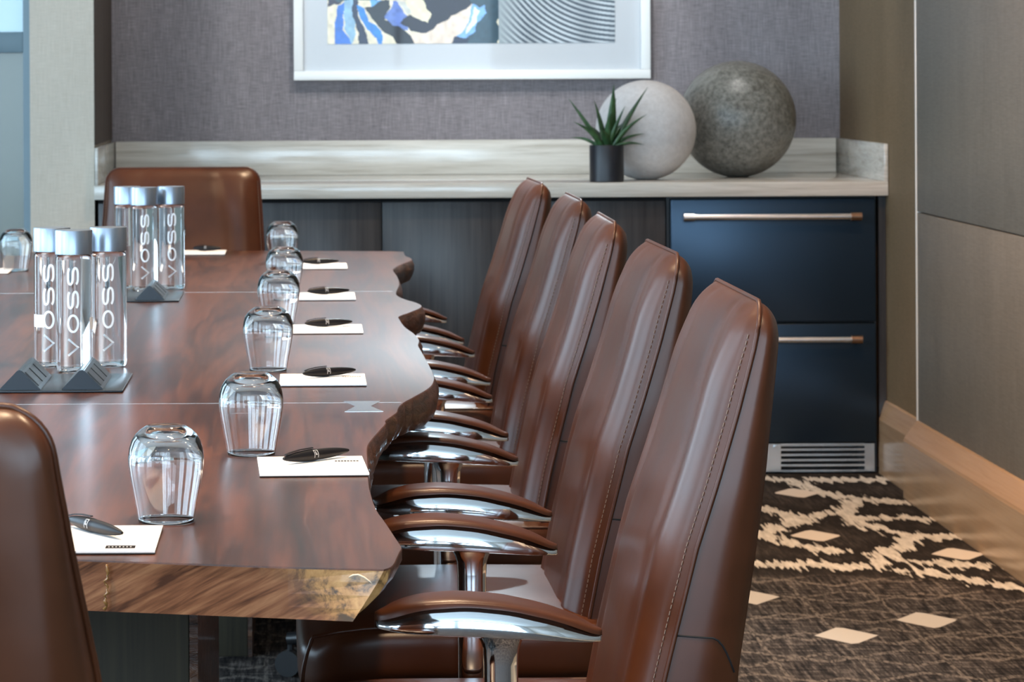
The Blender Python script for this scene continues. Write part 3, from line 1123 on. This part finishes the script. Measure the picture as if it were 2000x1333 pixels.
    def arm_z(u):
        # u 0..1 from front tip to rear tip -> (top, parting line, bottom)
        top = interp(u, [0, .06, .18, .36, .55, .75, .9, 1], [.640, .6505, .6585, .6615, .658, .648, .636, .622])
        mid = interp(u, [0, .08, .2, .4, .6, .8, .93, 1], [.6335, .640, .6495, .6530, .6485, .637, .6245, .617])
        bot = interp(u, [0, .06, .2, .6, .9, 1], [.629, .625, .6215, .617, .6135, .613])
        return top, mid, bot
    for sd in (-1, 1):
        yc = sd * .282
        N = 36
        pad, chrome = bmesh.new(), bmesh.new()
        pr, crr = [], []
        for i in range(N + 1):
            th = PI * i / N
            u = .5 - .5 * math.cos(th)
            x = AX0 + (AX1 - AX0) * u
            top, mid, bot = arm_z(u)
            # soften interpolation
            if 0 < u < 1:
                tops = [arm_z(min(1, max(0, u + d))) for d in (-.05, -.025, 0, .025, .05)]
                top, mid, bot = [sum(q[k] for q in tops) / 5 for k in range(3)]
            wy = .034 * (1 - abs(2 * u - 1) ** 2.8) ** .55 + .0012
            row = []
            for k in range(13):
                a = PI * k / 12
                row.append(pad.verts.new((x, yc + wy * math.copysign(abs(math.cos(a)) ** .55, math.cos(a)), mid + .0012 + max(top - mid, .002) * math.sin(a) ** .6)))
            row += [pad.verts.new((x, yc - wy * .8 + wy * 1.6 * q, mid + .0006)) for q in (0.0, .5, 1.0)]
            pr.append(row)
            rowc = []
            for k in range(13):
                a = PI * k / 12
                q = k / 12 * 2 - 1                       # -1 .. 1 round the section, 0 at the keel
                hw = wy * interp(abs(q), [0, .25, .5, .62, .8, 1], [0, .52, .93, 1.0, .92, .76])
                dz = interp(abs(q), [0, .25, .5, .62, .8, 1], [1, .985, .86, .66, .34, 0])
                rowc.append(chrome.verts.new((x, yc - math.copysign(hw, q), mid - max(mid - bot, .0015) * dz)))
            crr.append(rowc)
        for rows, b in ((pr, pad), (crr, chrome)):
            for A, B in zip(rows, rows[1:]):
                for k in range(len(A)):
                    b.faces.new((A[k], A[(k + 1) % len(A)], B[(k + 1) % len(A)], B[k]))
            b.faces.new(rows[0])
            b.faces.new(rows[-1])
        arm = finish(chrome, 'armrest', M['chrome'], root, True, auto=50)
        finish(pad, 'arm_pad', M['leather'], arm, True, auto=60)
        bm = bmesh.new()
        rings = []
        for z, sx, sy in ((.622, .026, .022), (.614, .0215, .0185), (.606, .0185, .0165), (.59, .0175, .0155), (.40, .0175, .0155), (.355, .0175, .0155)):
            rings.append([bm.verts.new((-.004 + sx * math.copysign(abs(math.cos(2 * PI * k / 24)) ** .7, math.cos(2 * PI * k / 24)),
                                        yc + sy * math.copysign(abs(math.sin(2 * PI * k / 24)) ** .7, math.sin(2 * PI * k / 24)), z)) for k in range(24)])
        for A, B in zip(rings, rings[1:]):
            for k in range(24):
                bm.faces.new((A[k], A[(k + 1) % 24], B[(k + 1) % 24], B[k]))
        bm.faces.new(rings[-1])
        finish(bm, 'arm_post', M['chrome'], root, True, auto=50)
        boxobj('arm_bracket', (-.022, .014, min(sd * .10, sd * .297), max(sd * .10, sd * .297), .352, .366), M['chrome'], root, bev=.004)
    # ---- pedestal and five-star base
    bm = bmesh.new()
    lathe(bm, [(0, .07), (.03, .07), (.03, .20), (.022, .205), (.022, .32), (0, .32)], 24)
    finish(bm, 'gas_lift', M['blackplastic'], root, True, auto=40)
    bm = bmesh.new()
    lathe(bm, [(.05, .07), (.05, .105), (.042, .115), (.0305, .115)], 24)
    finish(bm, 'base_hub', M['blackplastic'], root, True, auto=40)
    for k in range(5):
        a = 2 * PI * k / 5 + .3
        c, s_ = math.cos(a), math.sin(a)
        bm = bmesh.new()
        tube(bm, [(c * .04, s_ * .04, .092), (c * .16, s_ * .16, .088), (c * .30, s_ * .30, .072)], [.022, .018, .013], 10)
        leg = finish(bm, 'base_leg', M['blackplastic'], root, True, auto=60)
        bm = bmesh.new()
        x, y = c * .295, s_ * .295
        for off in (-.013, .013):
            ox, oy = -s_ * off, c * off
            tube(bm, [(x + ox + s_ * .009, y + oy - c * .009, .026), (x + ox - s_ * .009, y + oy + c * .009, .026)], .026, 16)
        tube(bm, [(x, y, .026), (x, y, .068)], .007, 8)
        finish(bm, 'caster', M['blackplastic'], leg, True, auto=40)
    return root


chair0 = make_chair()
ROWL = ['brown leather executive chair nearest the camera along the right side of the table', 'second brown leather chair from the camera along the right side',
        'third, middle brown leather chair of the row along the right side', 'fourth brown leather chair from the camera along the right side',
        'farthest brown leather chair of the row along the right side, nearest the cabinets']
ROW = [(.200, 3.44, 0), (.213, 4.28, .01), (.220, 5.15, -.015), (.240, 6.01, .0), (.228, 6.87, .02)]
for i, (x, y, rz) in enumerate(ROW):
    c = chair0 if i == 0 else copy_tree(chair0)
    c.location = (x, y, 0)
    c.rotation_euler = (0, 0, rz)
    tag(c, ROWL[i], 'chair', 'leather chairs along the right side of the table')
c = copy_tree(chair0)
c.location = (-.322, 7.64, 0)
c.rotation_euler = (0, 0, PI / 2)
tag(c, 'brown leather chair at the far head of the table, facing the camera', 'chair', 'leather chairs at the table ends')
c = copy_tree(chair0)
c.location = (-.265, 2.60, 0)
c.rotation_euler = (0, 0, -PI / 2 - .40)
tag(c, 'brown leather chair at the near end, seen from behind at lower left', 'chair', 'leather chairs at the table ends')

# ------------------------------------------------------------------ glasses
GP_OUT = [(.0270, .0002), (.0280, 0), (.0286, .004), (.0303, .014), (.0335, .030), (.0362, .045), (.0378, .057), (.0380, .064), (.0370, .073), (.0345, .081), (.0305, .0875), (.0255, .0920), (.0215, .0945), (.0195, .0958), (.0150, .0952), (0, .0945)]
GP_IN = [(0, .0868), (.008, .0870), (.016, .0862), (.0235, .0832), (.0290, .0785), (.0335, .0715), (.0358, .064), (.0360, .057), (.0347, .045), (.0321, .030), (.0291, .014), (.0275, .004), (.0270, .0002)]
GL = [(-.1435, 3.075, 'upturned clear glass at the near end, beside the nearest notepad'),
      (-.068, 3.61, 'second upturned clear glass from the camera, at the second notepad'),
      (-.061, 4.62, 'third upturned clear glass from the camera along the right side'),
      (-.053, 5.46, 'fourth upturned clear glass from the camera along the right side'),
      (-.048, 6.20, 'fifth upturned clear glass from the camera along the right side'),
      (-.061, 7.25, 'upturned clear glass at the far end, against the dark cabinets'),
      (-.664, 6.98, 'upturned clear glass alone at the left border of the picture'),
      (-.333, 7.42, 'upturned clear glass mostly hidden behind the far bottles')]
g0 = None
for x, y, lb in GL:
    if g0 is None:
        bm = bmesh.new()
        lathe(bm, GP_OUT + GP_IN[0:], 72)
        bmesh.ops.remove_doubles(bm, verts=bm.verts[:], dist=1e-6)
        g = g0 = finish(bm, 'drinking_glass', M['glass'], None, True)
    else:
        g = g0.copy()
        C.objects.link(g)
    g.location = (x, y, TZ + .0006)
    tag(g, lb, 'glass', 'upturned drinking glasses')

# ------------------------------------------------------------------ notepads and pens
pad0 = pen0 = None
PADS = [(-.222, 2.945, .155, .160, 0.0, 'white notepad at the near table end with dark printed mark'),
        (.003, 3.483, .1215, .155, .035, 'white notepad beside the second glass, near the table edge'),
        (.020, 4.456, .1245, .155, .0, 'white notepad beside the steel bow-tie key'),
        (.033, 5.335, .121, .165, .0, 'white notepad beside the fourth glass from the camera'),
        (.037, 6.11, .112, .185, .0, 'white notepad just in front of the far table joint'),
        (.036, 7.06, .106, .19, .0, 'white notepad farthest along the right side'),
        (-.262, 7.62, .115, .17, .0, 'white notepad in front of the far head chair'),
        (-.727, 6.95, .11, .16, .0, 'white notepad cut off by the left border of the picture')]
for i, (x, y, sx, sy, rz, lb) in enumerate(PADS):
    p = empty('notepad', (x, y, TZ + .0008), rz)
    tag(p, lb, 'notepad', 'notepads on the table')
    boxobj('paper', (-sx / 2, sx / 2, -sy / 2, sy / 2, .0011, .0030), M['paper'], p)
    boxobj('backing', (-sx / 2, sx / 2, -sy / 2, sy / 2, 0, .001), M['board'], p)
    if i == 0:
        mk = boxobj('printed_mark', (.030, .058, -.066, -.048, .00302, .0031), M['ink'], p)
        bm = bmesh.new()
        for q in range(7):
            a = .0325 + q * .0034
            box(bm, a, a + .0014, -.0590, -.0550, .00312, .00316)
        finish(bm, 'mark_lettering', M['inkpale'], mk)
    elif i < 4:
        bm = bmesh.new()
        for q in range(8):
            a = sx / 2 - .0335 + q * .0035
            box(bm, a, a + .0027, sy / 2 - .050, sy / 2 - .041, .00302, .0031)
        finish(bm, 'printed_mark', M['ink'], p)

PENS = [(-.208, 2.975, -1.02, .112, 'black pen on the near-end notepad, pointing at its printed mark'),
        (.008, 3.52, .80, .107, 'black pen on the notepad beside the second glass'),
        (.030, 4.49, .62, .094, 'black pen on the notepad beside the steel bow-tie key'),
        (.035, 5.37, .42, .090, 'black pen on the notepad beside the fourth glass'),
        (.040, 6.15, .32, .088, 'black pen on the notepad in front of the far table joint'),
        (.028, 7.11, .22, .086, 'black pen on the farthest notepad of the right side'),
        (-.252, 7.66, -.1, .070, 'black pen on the notepad in front of the far head chair')]


def make_pen(L):
    root = empty('ballpoint_pen', (0, 0, 0))
    R = .0054
    xs = np.linspace(-.5, .5, 25)
    bm = bmesh.new()
    rings = []
    for s in xs:
        r = R * (1 - abs(s * 2) ** 2.3) ** .8 + .0016
        if s > -.02:
            r *= .90
        rings.append([bm.verts.new((s * L, r * math.cos(2 * PI * k / 18), r * math.sin(2 * PI * k / 18))) for k in range(18)])
    for A, B in zip(rings, rings[1:]):
        for k in range(18):
            bm.faces.new((A[k], A[(k + 1) % 18], B[(k + 1) % 18], B[k]))
    bm.faces.new(rings[0])
    bm.faces.new(rings[-1])
    finish(bm, 'barrel', M['pen'], root, True, auto=45)
    # flat clip
    bm = bmesh.new()
    cl = [(-.47, .0035), (-.40, .0054), (-.25, .0074), (-.06, .0079)]
    a = [[bm.verts.new((s * L, yy, z + dz)) for (yy, dz) in ((-.0016, 0), (.0016, 0), (.0016, .0010), (-.0016, .0010))] for s, z in cl]
    for A, B in zip(a, a[1:]):
        for k in range(4):
            bm.faces.new((A[k], A[(k + 1) % 4], B[(k + 1) % 4], B[k]))
    bm.faces.new(a[0])
    bm.faces.new(a[-1])
    finish(bm, 'clip', M['pen'], root)
    # small pale printed emblem: open square with a stroke, wrapped on the barrel side facing the reader
    bm = bmesh.new()

    def strip(s0, s1, a0, a1):
        n = 4
        lo = []
        for k in range(n + 1):
            an = a0 + (a1 - a0) * k / n
            row = []
            for s in (s0, s1):
                r = R * (1 - abs(s * 2) ** 2.3) ** .8 + .0016 + .00012
                row.append(bm.verts.new((s * L, -r * math.cos(an), r * math.sin(an))))
            lo.append(row)
        for A, B in zip(lo, lo[1:]):
            bm.faces.new((A[0], A[1], B[1], B[0]))
    strip(-.09, -.083, -.35, 1.0)
    strip(-.037, -.028, -.35, 1.0)
    strip(-.083, -.037, .90, 1.0)
    strip(-.072, -.060, .1, .7)
    strip(-.064, -.048, .1, .3)
    finish(bm, 'emblem', M['inkpale'], root)
    return root


for i, (x, y, rz, L, lb) in enumerate(PENS):
    p = make_pen(L)
    p.location = (x, y, TZ + .0008 + .0030 + .0072)
    p.rotation_euler = (0, 0, rz)
    tag(p, lb, 'pen', 'pens on the notepads')

# ------------------------------------------------------------------ water bottles
BR, BH = .0275, .213


def letter_strokes():
    """strokes in (along, across): letter boxes 1 wide (along) by 1 tall (across)"""
    def arc(cx, cy, rx, ry, a0, a1, n=14):
        return [(cx + rx * math.cos(math.radians(a0 + (a1 - a0) * k / n)), cy + ry * math.sin(math.radians(a0 + (a1 - a0) * k / n))) for k in range(n + 1)]
    V = [[(0, 1), (.5, 0), (1, 1)]]
    O = [arc(.5, .5, .5, .5, 0, 360, 36)]
    S_ = [arc(.62, .76, .36, .24, 15, 90, 6) + arc(.34, .76, .34, .24, 90, 268, 12) + arc(.66, .25, .34, .25, 88, -90, 12) + arc(.36, .25, .36, .25, 270, 195, 6)]
    return [V, O, S_, S_]


def make_bottle():
    root = empty('water_bottle', (0, 0, 0))
    bm = bmesh.new()
    prof = [(0, .0075), (.010, .0065), (.019, .0025), (.0225, .0), (.0255, .0012), (.0272, .0045), (BR, .010), (BR, .168), (.0270, .1725), (.0255, .1748), (.0235, .1755), (0, .1755)]
    lathe(bm, prof, 64)
    finish(bm, 'body', M['water'], root, True, auto=40)
    bm = bmesh.new()
    lathe(bm, [(0, .1762), (.0275, .1762), (.0283, .1770), (.0283, .2115), (.0275, BH), (0, BH)], 64)
    finish(bm, 'cap', M['cap'], root, True, auto=40)
    # lettering reading upwards, wrapped round the side that faces -Y
    bm = bmesh.new()
    z0, Lw, gap, hgt = .026, .0245, .0110, .0150
    sw = .0017
    R = BR + .00025
    for li, strokes in enumerate(letter_strokes()):
        zb = z0 + li * (Lw + gap)
        for st in strokes:
            # along -> up the bottle (z), across (letter top) -> to the left, seen from the front
            P = [Vector((-(p[1] - .5) * hgt, zb + p[0] * Lw)) for p in st]
            closed = (P[0] - P[-1]).length < 1e-6
            L_, R_ = [], []
            n = len(P)
            for i in range(n):
                a = P[i - 1] if i > 0 else (P[-2] if closed else P[0])
                b = P[i + 1] if i < n - 1 else (P[1] if closed else P[-1])
                tt = (b - a).normalized()
                nn = Vector((-tt.y, tt.x))
                ww = sw
                if 0 < i < n - 1 and n == 3:
                    ww = sw * 1.25
                L_.append(P[i] + nn * ww)
                R_.append(P[i] - nn * ww)
            vs = []
            for q in (L_, R_):
                row = []
                for p in q:
                    an = p.x / R
                    row.append(bm.verts.new((R * math.sin(an), -R * math.cos(an), p.y)))
                vs.append(row)
            for i in range(n - 1):
                bm.faces.new((vs[0][i], vs[0][i + 1], vs[1][i + 1], vs[1][i]))
    finish(bm, 'lettering', M['print'], root)
    return root


def patch(root, a0, a1, z0, z1):
    bm = bmesh.new()
    R = BR + .0002
    rows = []
    for k in range(9):
        a = a0 + (a1 - a0) * k / 8
        rows.append([bm.verts.new((R * math.sin(a), -R * math.cos(a), z)) for z in (z0, z1)])
    for A, B in zip(rows, rows[1:]):
        bm.faces.new((A[0], B[0], B[1], A[1]))
    finish(bm, 'price_label', M['print'], root)


b0 = make_bottle()
BOT = [(-.353, 4.625, .02, 'front bottle of the near trio of clear water bottles'), (-.392, 4.70, -.12, 'left bottle of the near trio, with a white label patch'),
       (-.306, 4.705, .03, 'right bottle of the near trio of clear water bottles'), (-.338, 6.33, .12, 'middle bottle of the far trio before the far head chair'),
       (-.284, 6.37, .10, 'right bottle of the far trio before the far head chair'), (-.375, 6.375, .75, 'left bottle of the far trio, partly hidden by near bottles')]
bots = []
for i, (x, y, rz, lb) in enumerate(BOT):
    b = b0 if i == 0 else copy_tree(b0)
    b.location = (x, y, TZ + .0006)
    b.rotation_euler = (0, 0, rz)
    tag(b, lb, 'bottle', 'clear water bottles with silver caps')
    bots.append(b)
patch(bots[1], -1.30, -.25, .062, .081)
patch(bots[0], 1.05, 1.75, .064, .082)

# ------------------------------------------------------------------ pop-up power modules in the table


def make_module(label, x, y):
    root = tag(empty('power_module', (x, y, TZ + .0005)), label, 'power module', 'pop-up power modules in the table')
    boxobj('plate', (-.0875, .0875, 0, .245, 0, .003), M['module'], root, bev=.001)
    for px in (-.058, .030):
        bm = bmesh.new()
        pr = [(px - .030, .003), (px + .030, .003), (px + .002, .031), (px - .003, .031)]
        a = [bm.verts.new((q, .008, z)) for q, z in pr]
        b = [bm.verts.new((q, .205, z)) for q, z in pr]
        for i in range(4):
            bm.faces.new((a[i], a[(i + 1) % 4], b[(i + 1) % 4], b[i]))
        bm.faces.new(a)
        bm.faces.new(b)
        bmesh.ops.bevel(bm, geom=bm.edges[:], offset=.0012, segments=2, affect='EDGES')
        pod = finish(bm, 'pod', M['module'], root, True, auto=30)
        # outlet recesses on the right-hand slope
        d = Vector((.028, 0, -.028)).normalized()
        nrm = Vector((.028, 0, .028)).normalized()
        for y0 in (.020, .082, .144):
            bm = bmesh.new()
            o = Vector((px + .004, 0, .030))
            for (s0, s1, t0, t1, h) in ((.004, .031, y0, y0 + .050, .0006), ):
                v = [o + d * s_ + nrm * h + Vector((0, t_, 0)) for s_, t_ in ((s0, t0), (s1, t0), (s1, t1), (s0, t1))]
                v2 = [q - nrm * .002 for q in v]
                A = [bm.verts.new(q) for q in v]
                B = [bm.verts.new(q) for q in v2]
                bm.faces.new(A)
                for k in range(4):
                    bm.faces.new((A[k], A[(k + 1) % 4], B[(k + 1) % 4], B[k]))
            finish(bm, 'outlet', M['blackplastic'], pod)
    return root


make_module('dark pop-up power module beneath the near trio of bottles', -.349, 4.315)
make_module('dark pop-up power module at the foot of the far bottles', -.341, 6.01)
